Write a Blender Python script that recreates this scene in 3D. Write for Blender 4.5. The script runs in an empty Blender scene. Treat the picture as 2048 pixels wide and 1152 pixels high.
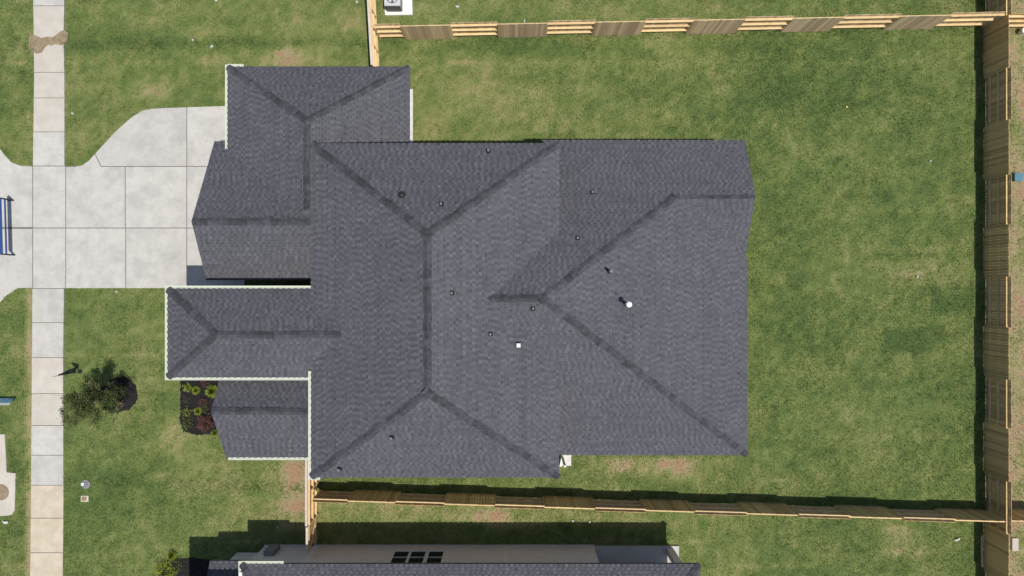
import bpy, math, random
import numpy as np
from mathutils import Vector, Matrix

random.seed(7)
RNG = np.random.default_rng(11)
PI = math.pi
SC = bpy.context.scene
COL = SC.collection

# ------------------------------------------------------------------ camera, sky, sun, exposure
CAM_H = 35.6                       # drone height above the lawn in metres
cam_data = bpy.data.cameras.new('camera')
cam_data.sensor_width = 36.0
cam_data.lens = 24.0
cam_data.clip_end = 2000.0
cam = bpy.data.objects.new('camera', cam_data)
cam.location = (0, 0, CAM_H)
COL.objects.link(cam)
SC.camera = cam

SUN_DIR = Vector((-0.257, 0.24, -1.0)).normalized()     # the way the light travels
SUN_ELEV = math.asin(-SUN_DIR.z)
world = bpy.data.worlds.new('World')
SC.world = world
world.use_nodes = True
wn = world.node_tree.nodes
wl = world.node_tree.links
wn.clear()
sky = wn.new('ShaderNodeTexSky')
sky.sky_type = 'NISHITA'
sky.sun_disc = False
sky.sun_elevation = SUN_ELEV
sky.sun_rotation = math.atan2(-SUN_DIR.x, -SUN_DIR.y)
bg = wn.new('ShaderNodeBackground')
bg.inputs['Strength'].default_value = 0.10
wo = wn.new('ShaderNodeOutputWorld')
wl.new(sky.outputs[0], bg.inputs[0])
wl.new(bg.outputs[0], wo.inputs[0])

sun_data = bpy.data.lights.new('sun', 'SUN')
sun_data.energy = 4.0
sun_data.angle = math.radians(0.5)
sun_data.color = (1.0, 0.96, 0.9)
sun = bpy.data.objects.new('sun', sun_data)
sun.rotation_euler = SUN_DIR.to_track_quat('-Z', 'Y').to_euler()
sun.location = (20, -20, 60)
COL.objects.link(sun)

SC.view_settings.view_transform = 'Standard'
SC.view_settings.look = 'None'
SC.view_settings.exposure = 0.0
SC.view_settings.gamma = 1.0

# ------------------------------------------------------------------ measuring helpers
K = 1.5 / 2048.0
def at(px, py, z=0.0):
    """photo position -> the real place at height z"""
    d = CAM_H - z
    return ((px - 1024) * K * d, (576 - py) * K * d, z)
def at2(px, py, z=0.0):
    return at(px, py, z)[:2]

# ------------------------------------------------------------------ materials
MATS = {}
def nodes_of(name):
    m = bpy.data.materials.new(name)
    m.use_nodes = True
    nt = m.node_tree
    return m, nt, nt.nodes['Principled BSDF']

def mat(name, c1, c2=None, scale=6.0, rough=0.8, detail=5.0, rnd=0.0, bump=0.0, bscale=40.0,
        metal=0.0, stretch=(1, 1, 1), stain=None, stain_scale=0.5, stain_amt=0.5, coords='Object', spec=0.3):
    """two-colour noise material; rnd = brightness change from object to object"""
    m, nt, p = nodes_of(name)
    N, L = nt.nodes, nt.links
    p.inputs['Roughness'].default_value = rough
    p.inputs['Metallic'].default_value = metal
    p.inputs['Specular IOR Level'].default_value = spec
    c2 = c2 or c1
    tc = N.new('ShaderNodeTexCoord')
    mp = N.new('ShaderNodeMapping')
    mp.inputs['Scale'].default_value = stretch
    L.new(tc.outputs[coords], mp.inputs[0])
    vec = mp.outputs[0]
    if rnd:
        oi = N.new('ShaderNodeObjectInfo')
        ad = N.new('ShaderNodeVectorMath'); ad.operation = 'ADD'
        sc = N.new('ShaderNodeVectorMath'); sc.operation = 'SCALE'
        cb = N.new('ShaderNodeCombineXYZ')
        for k in range(3): L.new(oi.outputs['Random'], cb.inputs[k])
        L.new(cb.outputs[0], sc.inputs[0]); sc.inputs['Scale'].default_value = 37.0
        L.new(vec, ad.inputs[0]); L.new(sc.outputs[0], ad.inputs[1])
        vec = ad.outputs[0]
    no = N.new('ShaderNodeTexNoise')
    no.inputs['Scale'].default_value = scale
    no.inputs['Detail'].default_value = detail
    no.inputs['Roughness'].default_value = 0.65
    L.new(vec, no.inputs['Vector'])
    cr = N.new('ShaderNodeValToRGB')
    cr.color_ramp.elements[0].position = 0.3
    cr.color_ramp.elements[1].position = 0.7
    cr.color_ramp.elements[0].color = (*c1, 1)
    cr.color_ramp.elements[1].color = (*c2, 1)
    L.new(no.outputs['Fac'], cr.inputs[0])
    col = cr.outputs[0]
    if stain:
        n2 = N.new('ShaderNodeTexNoise')
        n2.inputs['Scale'].default_value = stain_scale
        n2.inputs['Detail'].default_value = 7.0
        n2.inputs['Roughness'].default_value = 0.7
        L.new(vec, n2.inputs['Vector'])
        r2 = N.new('ShaderNodeValToRGB')
        r2.color_ramp.elements[0].position = 0.45
        r2.color_ramp.elements[1].position = 0.75
        r2.color_ramp.elements[1].color = (stain_amt,) * 3 + (1,)
        r2.color_ramp.elements[0].color = (0, 0, 0, 1)
        L.new(n2.outputs['Fac'], r2.inputs[0])
        mx = N.new('ShaderNodeMixRGB')
        mx.inputs[2].default_value = (*stain, 1)
        L.new(r2.outputs[0], mx.inputs[0]); L.new(col, mx.inputs[1])
        col = mx.outputs[0]
    if rnd:
        mr = N.new('ShaderNodeMapRange')
        mr.inputs['To Min'].default_value = 1.0 - rnd
        mr.inputs['To Max'].default_value = 1.0 + rnd
        L.new(oi.outputs['Random'], mr.inputs['Value'])
        ml = N.new('ShaderNodeMixRGB'); ml.blend_type = 'MULTIPLY'; ml.inputs[0].default_value = 1.0
        L.new(col, ml.inputs[1]); L.new(mr.outputs[0], ml.inputs[2])
        col = ml.outputs[0]
    L.new(col, p.inputs['Base Color'])
    if bump:
        n3 = N.new('ShaderNodeTexNoise')
        n3.inputs['Scale'].default_value = bscale
        n3.inputs['Detail'].default_value = 4.0
        L.new(vec, n3.inputs['Vector'])
        bp = N.new('ShaderNodeBump')
        bp.inputs['Strength'].default_value = bump
        bp.inputs['Distance'].default_value = 0.02
        L.new(n3.outputs['Fac'], bp.inputs['Height'])
        L.new(bp.outputs[0], p.inputs['Normal'])
    MATS[name] = m
    return m

mat('concrete', (0.465, 0.442, 0.397), (0.545, 0.525, 0.48), scale=2.2, rough=0.9, rnd=0.03, bump=0.25, bscale=60,
    stain=(0.36, 0.35, 0.325), stain_scale=0.9, stain_amt=0.95)
mat('concrete_warm', (0.465, 0.425, 0.36), (0.545, 0.505, 0.44), scale=2.0, rough=0.9, rnd=0.04, bump=0.25, bscale=60,
    stain=(0.45, 0.38, 0.30), stain_scale=0.8, stain_amt=0.6)
mat('concrete_yellow', (0.46, 0.39, 0.28), (0.60, 0.53, 0.42), scale=1.4, rough=0.9, rnd=0.05, bump=0.25, bscale=60,
    stain=(0.40, 0.33, 0.22), stain_scale=0.9, stain_amt=0.6)
mat('joint', (0.16, 0.15, 0.14), (0.22, 0.2, 0.19), rough=0.95)
mat('mud', (0.19, 0.15, 0.085), (0.33, 0.26, 0.17), scale=5, rough=0.95, bump=0.4)
mat('mulch', (0.008, 0.007, 0.008), (0.035, 0.03, 0.03), scale=22, rough=0.95, bump=0.6, rnd=0.3)
mat('wood_board', (0.47, 0.305, 0.135), (0.62, 0.43, 0.21), scale=3, stretch=(6, 6, 0.8), rough=0.85, rnd=0.25)
mat('wood_grey', (0.52, 0.375, 0.215), (0.66, 0.49, 0.30), scale=3, stretch=(6, 6, 0.8), rough=0.85, rnd=0.25)
mat('wood_rail', (0.60, 0.42, 0.20), (0.74, 0.56, 0.31), scale=5, rough=0.8, rnd=0.12)
mat('wood_cap', (0.50, 0.42, 0.35), (0.62, 0.54, 0.46), scale=5, rough=0.8, rnd=0.08)
mat('gutter_white', (0.58, 0.61, 0.51), (0.66, 0.69, 0.6), scale=3, rough=0.45)
mat('gutter_inside', (0.42, 0.46, 0.32), (0.56, 0.60, 0.46), scale=9, rough=0.6)
mat('white_paint', (0.74, 0.73, 0.70), (0.8, 0.79, 0.77), scale=4, rough=0.6)
mat('fascia', (0.10, 0.10, 0.105), (0.13, 0.13, 0.135), scale=4, rough=0.7)
mat('underlayment', (0.045, 0.045, 0.05), rough=0.9)
mat('vent_dark', (0.018, 0.018, 0.02), (0.03, 0.03, 0.032), rough=0.5)
mat('vent_lead', (0.16, 0.16, 0.17), (0.24, 0.24, 0.25), scale=20, rough=0.6)
mat('vent_light', (0.66, 0.66, 0.66), (0.78, 0.78, 0.78), scale=12, rough=0.5)
mat('brick_wall', (0.34, 0.30, 0.27), (0.44, 0.39, 0.35), scale=9, rough=0.9, bump=0.3)
mat('siding_wall', (0.66, 0.60, 0.58), (0.84, 0.78, 0.75), scale=4, stretch=(1.0, 1.0, 5), rough=0.85, bump=0.2)
mat('foundation', (0.55, 0.53, 0.50), (0.66, 0.64, 0.61), scale=4, rough=0.9)
mat('door_paint', (0.10, 0.07, 0.05), (0.13, 0.09, 0.06), rough=0.5)
mat('garage_door', (0.55, 0.54, 0.52), (0.6, 0.59, 0.57), rough=0.6)
mat('bark', (0.07, 0.05, 0.035), (0.13, 0.1, 0.075), scale=14, rough=0.95, bump=0.6)
mat('ac_case', (0.20, 0.20, 0.20), (0.26, 0.26, 0.26), rough=0.5)
mat('ac_top', (0.48, 0.48, 0.48), (0.56, 0.56, 0.56), rough=0.45)
mat('blue_paint', (0.022, 0.06, 0.20), (0.035, 0.085, 0.26), scale=9, rough=0.4)
mat('dark_metal', (0.02, 0.022, 0.025), (0.04, 0.042, 0.045), rough=0.5)
mat('dark_cloth', (0.018, 0.02, 0.024), (0.04, 0.042, 0.05), scale=12, rough=0.9)
mat('sign_teal', (0.07, 0.17, 0.24), (0.16, 0.30, 0.36), scale=5, rough=0.5)
mat('iron', (0.22, 0.14, 0.10), (0.33, 0.21, 0.15), scale=14, rough=0.8)
mat('meter_grey', (0.18, 0.18, 0.21), (0.36, 0.36, 0.38), scale=9, rough=0.6)
mat('meter_lid', (0.5, 0.42, 0.32), (0.6, 0.52, 0.42), scale=9, rough=0.8)
mat('teal_plastic', (0.06, 0.17, 0.22), (0.10, 0.22, 0.27), scale=6, rough=0.5)
mat('litter', (0.5, 0.5, 0.47), (0.6, 0.6, 0.57), rough=0.7)
mat('litter_yellow', (0.75, 0.62, 0.12), (0.8, 0.7, 0.2), rough=0.7)

def glass_mat():
    m, nt, p = nodes_of('window_glass')
    p.inputs['Base Color'].default_value = (0.012, 0.016, 0.02, 1)
    p.inputs['Roughness'].default_value = 0.06
    p.inputs['Specular IOR Level'].default_value = 0.6
    MATS['glass'] = m
glass_mat()

def attr_mat(name, attr, stops, rough=0.9, noise=0.0, nscale=30.0, trans=0.0, bump=0.0):
    """colour from a per-face or per-point number, through a ramp"""
    m, nt, p = nodes_of(name)
    N, L = nt.nodes, nt.links
    p.inputs['Roughness'].default_value = rough
    p.inputs['Specular IOR Level'].default_value = 0.2
    a = N.new('ShaderNodeAttribute'); a.attribute_name = attr
    cr = N.new('ShaderNodeValToRGB')
    el = cr.color_ramp.elements
    while len(el) < len(stops): el.new(0.5)
    for e, (pos, c) in zip(el, stops):
        e.position = pos; e.color = (*c, 1)
    fac = a.outputs['Fac']
    if noise:
        tc = N.new('ShaderNodeTexCoord')
        no = N.new('ShaderNodeTexNoise'); no.inputs['Scale'].default_value = nscale
        no.inputs['Detail'].default_value = 6.0; no.inputs['Roughness'].default_value = 0.7
        L.new(tc.outputs['Object'], no.inputs['Vector'])
        ma = N.new('ShaderNodeMath'); ma.operation = 'MULTIPLY_ADD'
        L.new(no.outputs['Fac'], ma.inputs[0]); ma.inputs[1].default_value = noise
        s = N.new('ShaderNodeMath'); s.operation = 'SUBTRACT'
        L.new(fac, s.inputs[0]); s.inputs[1].default_value = noise * 0.5
        L.new(s.outputs[0], ma.inputs[2])
        fac = ma.outputs[0]
        if bump:
            bp = N.new('ShaderNodeBump'); bp.inputs['Strength'].default_value = bump
            bp.inputs['Distance'].default_value = 0.04
            L.new(no.outputs['Fac'], bp.inputs['Height']); L.new(bp.outputs[0], p.inputs['Normal'])
    L.new(fac, cr.inputs[0])
    L.new(cr.outputs[0], p.inputs['Base Color'])
    if trans:
        tr = N.new('ShaderNodeBsdfTranslucent')
        L.new(cr.outputs[0], tr.inputs[0])
        mx = N.new('ShaderNodeMixShader'); mx.inputs[0].default_value = trans
        L.new(p.outputs[0], mx.inputs[1]); L.new(tr.outputs[0], mx.inputs[2])
        L.new(mx.outputs[0], N['Material Output'].inputs[0])
    MATS[name] = m
    return m

attr_mat('shingle', 'tone', [(0.0, (0.052, 0.053, 0.061)), (0.5, (0.088, 0.089, 0.101)), (1.0, (0.138, 0.138, 0.151))],
         rough=0.92, noise=0.42, nscale=0.45)
mat('ridge_cap', (0.036, 0.037, 0.042), (0.088, 0.089, 0.100), scale=4.5, rough=0.92, rnd=0.24, bump=0.2)
# 0 = lush dark, 0.4 = green, 0.65 = olive, 0.85 = straw, 1 = bare soil
LAWN = [(0.0, (0.074, 0.124, 0.034)), (0.33, (0.146, 0.196, 0.053)), (0.6, (0.245, 0.262, 0.094)),
        (0.8, (0.33, 0.285, 0.15)), (1.0, (0.35, 0.225, 0.13))]
attr_mat('lawn_soil', 'dry', [(p, (c[0] * 0.9, c[1] * 0.87, c[2] * 0.9)) for p, c in LAWN], noise=0.6, nscale=9, bump=0.5)
attr_mat('grass_blade', 'dry', LAWN, trans=0.12, rough=0.7)
attr_mat('oak_leaf', 'dry', [(0, (0.024, 0.044, 0.014)), (0.6, (0.115, 0.150, 0.045)), (1, (0.27, 0.22, 0.10))], trans=0.15, rough=0.6)
attr_mat('lime_leaf', 'dry', [(0, (0.10, 0.15, 0.02)), (0.6, (0.30, 0.37, 0.045)), (1, (0.45, 0.48, 0.10))], trans=0.2, rough=0.6)
attr_mat('sage_leaf', 'dry', [(0, (0.05, 0.07, 0.03)), (0.6, (0.11, 0.14, 0.06)), (1, (0.17, 0.2, 0.1))], trans=0.15, rough=0.7)
attr_mat('red_leaf', 'dry', [(0, (0.05, 0.02, 0.02)), (0.6, (0.16, 0.075, 0.06)), (1, (0.24, 0.13, 0.1))], trans=0.15, rough=0.7)

# ------------------------------------------------------------------ mesh helpers
class MB:
    def __init__(self): self.v = []; self.f = []; self.a = []
    def poly(self, pts, tone=0.5):
        i = len(self.v); self.v += [tuple(p) for p in pts]
        self.f.append(tuple(range(i, i + len(pts)))); self.a.append(tone)
    def prism(self, pts, z0, z1):
        n = len(pts)
        area = sum(pts[i][0] * pts[(i + 1) % n][1] - pts[(i + 1) % n][0] * pts[i][1] for i in range(n))
        if area < 0: pts = pts[::-1]
        i = len(self.v)
        self.v += [(x, y, z0) for x, y in pts] + [(x, y, z1) for x, y in pts]
        self.f.append(tuple(range(i + n, i + 2 * n))); self.f.append(tuple(range(i + n - 1, i - 1, -1)))
        for k in range(n):
            self.f.append((i + k, i + (k + 1) % n, i + n + (k + 1) % n, i + n + k))
        return self
    def box(self, x0, x1, y0, y1, z0, z1):
        return self.prism([(x0, y0), (x1, y0), (x1, y1), (x0, y1)], z0, z1)
    def bar(self, a, b, w, h):
        """square bar from a to b"""
        a, b = Vector(a), Vector(b); d = (b - a).normalized()
        up = Vector((0, 0, 1)) if abs(d.z) < 0.95 else Vector((0, 1, 0))
        s = d.cross(up).normalized() * (w / 2); t = s.cross(d).normalized() * (h / 2)
        i = len(self.v)
        for p in (a, b):
            for q in (-s - t, s - t, s + t, -s + t): self.v.append(tuple(p + q))
        for q in ((0, 1, 2, 3), (7, 6, 5, 4), (0, 4, 5, 1), (1, 5, 6, 2), (2, 6, 7, 3), (3, 7, 4, 0)):
            self.f.append(tuple(i + k for k in q))
        return self
    def tube(self, path, radii, n=8, cap=True):
        rings = []
        for k, p in enumerate(path):
            p = Vector(p)
            d = (Vector(path[min(k + 1, len(path) - 1)]) - Vector(path[max(k - 1, 0)])).normalized()
            up = Vector((0, 0, 1)) if abs(d.z) < 0.9 else Vector((1, 0, 0))
            s = d.cross(up).normalized(); t = s.cross(d)
            i = len(self.v); rings.append(i)
            for j in range(n):
                a = 2 * PI * j / n
                self.v.append(tuple(p + (s * math.cos(a) + t * math.sin(a)) * radii[k]))
        for r0, r1 in zip(rings, rings[1:]):
            for j in range(n): self.f.append((r0 + j, r0 + (j + 1) % n, r1 + (j + 1) % n, r1 + j))
        if cap:
            self.f.append(tuple(rings[-1] + j for j in range(n))); self.f.append(tuple(rings[0] + j for j in reversed(range(n))))
        return self
    def mesh(self, name, material, attr=None, smooth=False):
        me = bpy.data.meshes.new(name)
        me.from_pydata(self.v, [], self.f)
        if attr:
            a = me.attributes.new(attr, 'FLOAT', 'FACE')
            a.data.foreach_set('value', np.array(self.a, dtype=np.float32))
        me.materials.append(MATS[material])
        if smooth:
            me.polygons.foreach_set('use_smooth', [True] * len(me.polygons))
        me.update()
        return me
    def build(self, name, material, parent=None, attr=None, smooth=False, bevel=0.0):
        o = bpy.data.objects.new(name, self.mesh(name, material, attr, smooth))
        COL.objects.link(o)
        if parent: o.parent = parent
        if bevel:
            md = o.modifiers.new('bevel', 'BEVEL'); md.width = bevel; md.segments = 2; md.limit_method = 'ANGLE'
        return o

def tag(o, label=None, cat=None, group=None, kind=None):
    if label: o['label'] = label
    if cat: o['category'] = cat
    if group: o['group'] = group
    if kind: o['kind'] = kind
    return o

def empty(name, loc=(0, 0, 0), rz=0.0, label=None, cat=None, group=None):
    o = bpy.data.objects.new(name, None)
    o.location = loc; o.rotation_euler = (0, 0, rz); o.empty_display_size = 0.3
    COL.objects.link(o)
    return tag(o, label, cat, group)

def inst(name, mesh, parent, loc, rz=0.0):
    o = bpy.data.objects.new(name, mesh)
    o.location = loc; o.rotation_euler = (0, 0, rz); o.parent = parent
    COL.objects.link(o)
    return o

def inset(pts, d):
    n = len(pts)
    area = sum(pts[i][0] * pts[(i + 1) % n][1] - pts[(i + 1) % n][0] * pts[i][1] for i in range(n))
    if area < 0: pts = pts[::-1]
    out = []
    for i in range(n):
        p0, p1, p2 = (Vector(pts[i - 1]), Vector(pts[i]), Vector(pts[(i + 1) % n]))
        e1 = (p1 - p0).normalized(); e2 = (p2 - p1).normalized()
        n1 = Vector((-e1.y, e1.x)); n2 = Vector((-e2.y, e2.x))
        b = (n1 + n2)
        q = max(0.35, 1 + n1.dot(n2))
        out.append(tuple(p1 + b * (d / q)))
    return out

def inpoly(x, y, poly):
    """numpy point-in-polygon"""
    r = np.zeros(x.shape, bool)
    n = len(poly)
    for i in range(n):
        x0, y0 = poly[i]; x1, y1 = poly[(i + 1) % n]
        if y0 == y1: continue
        c = ((y0 > y) != (y1 > y)) & (x < (x1 - x0) * (y - y0) / (y1 - y0) + x0)
        r ^= c
    return r

# ------------------------------------------------------------------ dry and bare patches of the lawn
PATCH = [(575, 115, 50, 22, .75), (690, 45, 28, 22, .45), (310, 182, 36, 18, .5), (290, 40, 26, 20, .3), (420, 130, 60, 40, .25),
         (1850, 548, 60, 26, .55), (1915, 405, 26, 16, .5), (1340, 932, 60, 18, .8), (1230, 932, 35, 14, .5), (590, 942, 32, 26, .8),
         (592, 1012, 34, 44, .8), (1800, 1062, 26, 14, .7), (1795, 1102, 22, 10, .55), (1840, 1105, 16, 8, .5), (985, 1036, 45, 12, .8),
         (830, 1015, 200, 26, .38), (1100, 1034, 230, 18, .36), (1460, 1130, 40, 30, .45), (370, 885, 50, 30, .2), (345, 866, 14, 20, .3),
         (940, 165, 70, 45, .22), (1120, 235, 60, 40, .2), (880, 70, 60, 25, .15), (500, 1030, 60, 35, .35), (700, 200, 1, 1, 0),
         (860, 260, 40, 40, .25), (1540, 520, 60, 80, .12), (1740, 860, 50, 40, .22), (1760, 480, 60, 30, .15), (280, 1015, 30, 30, .35),
         (440, 955, 70, 30, .25), (1330, 60, 200, 30, .15), (560, 60, 90, 60, .2), (1100, 15, 300, 22, .18), (1640, 20, 120, 20, .2)]
LUSH = [(400, 85, 260, 14, .22), (1660, 180, 200, 50, .07), (1650, 350, 120, 120, .05),
        (250, 990, 90, 60, .2), (1000, 95, 160, 16, .25), (1560, 180, 40, 30, .2), (480, 160, 30, 30, .1), (1500, 90, 240, 14, .15)]

def value_noise(x, y, scale, seed):
    r = np.random.default_rng(seed).random((256, 256))
    u, v = x / scale + 1000.3, y / scale + 1000.7
    i, j = np.floor(u).astype(int), np.floor(v).astype(int)
    fu, fv = u - i, v - j
    fu = fu * fu * (3 - 2 * fu); fv = fv * fv * (3 - 2 * fv)
    g = lambda a, b: r[a % 256, b % 256]
    return (g(i, j) * (1 - fu) + g(i + 1, j) * fu) * (1 - fv) + (g(i, j + 1) * (1 - fu) + g(i + 1, j + 1) * fu) * fv

def dryness(x, y):
    d = 0.36 + 0.17 * (value_noise(x, y, 3.1, 1) - .5) + 0.13 * (value_noise(x, y, 0.9, 2) - .5) + 0.26 * (value_noise(x, y, 0.33, 3) - .5) + 0.30 * (value_noise(x, y, 0.13, 6) - .5)
    wob = 0.1 + 1.0 * value_noise(x, y, 0.55, 4) + .8 * value_noise(x, y, 0.17, 7)
    for px, py, rx, ry, s in PATCH:
        cx, cy = at2(px, py); rx *= 0.0261; ry *= 0.0261
        q = ((x - cx) / rx) ** 2 + ((y - cy) / ry) ** 2
        d += .68 * s * np.exp(-q * 0.9) * wob
    for px, py, rx, ry, s in LUSH:
        cx, cy = at2(px, py); rx *= 0.0261; ry *= 0.0261
        q = ((x - cx) / rx) ** 2 + ((y - cy) / ry) ** 2
        d -= s * np.exp(-q * 0.9)
    # sod laid in strips: each roll a slightly different green, straw along some seams
    row = np.floor((y + 40.1) / .61); off = (row % 2) * .6 + (row * 7919 % 13) * .05
    cell = np.floor((x + 60 + off) / 1.22)
    hsh = np.abs(np.sin(row * 12.9898 + cell * 78.233) * 43758.5453) % 1.0
    hs2 = np.abs(np.sin(row * 39.346 + cell * 11.135) * 24634.634) % 1.0
    d += .15 * (hsh - .5)
    fy = (y + 40.1) % .61; fx = (x + 60 + off) % 1.22
    seam = np.maximum(np.exp(-(np.minimum(fy, .61 - fy) / .03) ** 2), np.exp(-(np.minimum(fx, 1.22 - fx) / .03) ** 2))
    d += seam * .24 * (hs2 > .45) * value_noise(x, y, .25, 41)
    for x0, y0, x1, y1, k in ((1770, 655, 1858, 708, .34), (1858, 650, 1892, 690, .2), (1866, 575, 1948, 632, .2), (1560, 150, 1600, 200, .1), (640, 190, 720, 235, 0)):
        (ax_, ay_), (bx_, by_) = at2(x0, y1), at2(x1, y0)
        d -= k * ((x > ax_) & (x < bx_) & (y > ay_) & (y < by_))
    # bare building plot east of the rear fence
    e = np.clip((x - 24.55) / 0.5, 0, 1)
    d += e * (0.20 + 0.42 * value_noise(x, y, 1.3, 5))
    # worn soil beside the pavement
    sw = np.exp(-((x + 25.12) / 0.16) ** 2) * np.clip((1.0 - y) / 2, 0, 1)
    d += sw * 0.8 * wob
    # back yard greener, front yard slightly yellower
    d += np.where((x > 11) & (x < 24.4), -0.10, -0.03)
    return np.clip(d, 0.02, 1.0)

# ------------------------------------------------------------------ ground sheet, out to the horizon
def make_ground():
    gx = np.concatenate([[-600, -200, -80, -45], np.linspace(-30, 30, 241), [45, 80, 200, 600]])
    gy = np.concatenate([[-600, -200, -80, -40], np.linspace(-20, 20, 161), [40, 80, 200, 600]])
    X, Y = np.meshgrid(gx, gy, indexing='ij')
    Z = 0.03 * (value_noise(X, Y, 2.4, 8) - 1.0) + 0.012 * (value_noise(X, Y, .5, 9) - 1.0)
    nx, ny = len(gx), len(gy)
    v = np.stack([X, Y, Z], -1).reshape(-1, 3)
    idx = np.arange(nx * ny).reshape(nx, ny)
    f = np.stack([idx[:-1, :-1], idx[1:, :-1], idx[1:, 1:], idx[:-1, 1:]], -1).reshape(-1, 4)
    me = bpy.data.meshes.new('ground')
    me.from_pydata(v.tolist(), [], f.tolist())
    a = me.attributes.new('dry', 'FLOAT', 'POINT')
    far = (np.abs(v[:, 0]) > 29) | (np.abs(v[:, 1]) > 19)
    a.data.foreach_set('value', np.where(far, .34, dryness(v[:, 0], v[:, 1])).astype(np.float32))
    me.polygons.foreach_set('use_smooth', [True] * len(me.polygons))
    me.materials.append(MATS['lawn_soil'])
    o = bpy.data.objects.new('ground', me); COL.objects.link(o)
    tag(o, kind='structure')
make_ground()

# ------------------------------------------------------------------ driveway and pavement, slab by slab
NOGRASS = []
SLAB_Z = 0.035
def slab(px_poly, parent, material, gap=0.02, grow=0.0):
    pts = [at2(*p) for p in px_poly]
    NOGRASS.append(pts)
    MB().prism(inset(pts, gap), -0.08, SLAB_Z + random.uniform(-.003, .003)).build('slab', material, parent, bevel=0.012)

drive = MB().prism([at2(*p) for p in [(-55, 245), (-20, 272), (0, 298), (10, 311), (24, 326), (42, 333), (165, 332), (180, 322), (217, 282), (247, 252),
      (267, 235), (287, 223), (302, 219), (374, 216), (488, 213), (488, 574), (36, 574), (14, 589), (0, 603), (-20, 628), (-55, 655)]], -0.1, 0.006).build('driveway', 'joint')
tag(drive, 'pale concrete driveway with parking pad in front of the garage', kind='structure')
SL = [[(66, 332), (42, 331), (24, 324), (10, 309), (0, 296), (-20, 270), (-60, 240), (-60, 455), (66, 455)],
      [(66, 457), (-60, 457), (-60, 660), (-20, 630), (0, 606), (14, 591), (36, 577), (66, 576)],
      [(66, 332), (132, 332), (132, 456), (66, 456)], [(66, 456), (132, 456), (132, 577), (66, 577)],
      [(132, 333), (150, 333), (165, 330), (178, 321), (190, 307), (203, 333), (251, 333), (251, 456), (132, 456)],
      [(132, 456), (252, 456), (252, 577), (132, 577)], [(251, 333), (374, 333), (374, 456), (251, 456)],
      [(252, 456), (374, 456), (374, 577), (252, 577)], [(374, 333), (490, 333), (490, 456), (374, 456)],
      [(374, 456), (490, 456), (490, 577), (374, 577)],
      [(190, 307), (215, 280), (230, 264), (245, 250), (265, 233), (285, 221), (302, 217), (330, 215.5), (374, 214), (374, 333), (203, 333)],
      [(374, 214), (462, 211), (462, 333), (374, 333)]]
for p in SL: slab(p, drive, 'concrete')

pave = MB().prism([at2(*p) for p in [(68, -60), (129, -60), (129, 576), (126, 1200), (62, 1200), (67, 576)]], -0.1, 0.002).build('pavement', 'joint')
tag(pave, 'pale concrete pavement crossing the front lawn', kind='structure')
def sx(y, side):
    if side == 0: return np.interp(y, [-60, 60, 105, 330, 580, 720, 1000, 1200], [66, 67, 69, 66, 65, 64, 62, 60])
    return np.interp(y, [-60, 60, 100, 150, 330, 580, 720, 1000, 1200], [130, 129, 127, 130, 130, 129, 127, 128, 126])
ys = [-60, 12, 78, 145, 196, 264, 332]
for a, b, m in list(zip(ys, ys[1:], ['concrete', 'concrete_warm', 'concrete_warm', 'concrete_warm', 'concrete_warm', 'concrete'])) + \
        list(zip([577, 645, 715, 787, 851, 910, 970, 1036, 1105, 1200], [645, 715, 787, 851, 910, 970, 1036, 1105, 1200],
                 ['concrete', 'concrete', 'concrete_warm', 'concrete_warm', 'concrete', 'concrete', 'concrete_yellow', 'concrete_yellow', 'concrete_yellow'])):
    slab([(sx(a, 0), a), (sx(a, 1), a), (sx(b, 1), b), (sx(b, 0), b)], pave, m, gap=0.014)

# washed soil lying over the pavement
mp = [(60, 66), (72, 74), (84, 76), (96, 73), (106, 75), (116, 68), (122, 63), (129, 60), (137, 66), (136, 78), (130, 88), (124, 91), (112, 89), (104, 92), (98, 90), (92, 94), (88, 98), (85, 105), (80, 107),
      (74, 108), (69, 105), (66, 106), (58, 97)]
mud = MB()
pts = [at2(*p) for p in mp]; c = at2(98, 83)
for a, b in zip(pts, pts[1:] + pts[:1]):
    mid = [tuple(np.array(q) * .55 + np.array(c) * .45) for q in (a, b)]
    mud.poly([(*a, 0.036), (*mid[0], 0.052), (*mid[1], 0.05), (*b, 0.036)])
    mud.poly([(*mid[0], 0.052), (*c, 0.06), (*mid[1], 0.05)])
tag(mud.build('washed_soil', 'mud', smooth=True), 'brown washed soil spread across the pavement', 'soil', kind='stuff')

# kerb inlet slab with a round iron cover at the street edge
inlet = MB().prism([at2(*p) for p in [(-40, 868), (10, 868), (12, 905), (14, 944), (32, 946), (30, 1020), (24, 1029), (14, 1031), (-40, 1033)]], -0.1, 0.045).build('kerb_inlet', 'concrete_warm', bevel=0.02)
tag(inlet, 'pinkish concrete inlet slab at the left edge holding a round cover', 'inlet')
NOGRASS.append([at2(*p) for p in [(-40, 868), (12, 868), (14, 944), (32, 946), (30, 1025), (-40, 1033)]])
e = empty('manhole_cover', (*at2(3, 984), 0.045), label='round rusty iron cover set in the pinkish inlet slab', cat='manhole cover')
m = MB(); m.tube([(0, 0, 0), (0, 0, .012)], [.42, .42], 28); m.build('rim', 'iron', e)
m = MB(); m.tube([(0, 0, .012), (0, 0, .022)], [.36, .35], 28); m.build('lid', 'mud', e)
m = MB()
for k in range(6):
    a = k * PI / 3; m.bar((.08 * math.cos(a), .08 * math.sin(a), .026), (.28 * math.cos(a), .28 * math.sin(a), .026), .03, .012)
m.build('tread', 'iron', e)

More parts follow.
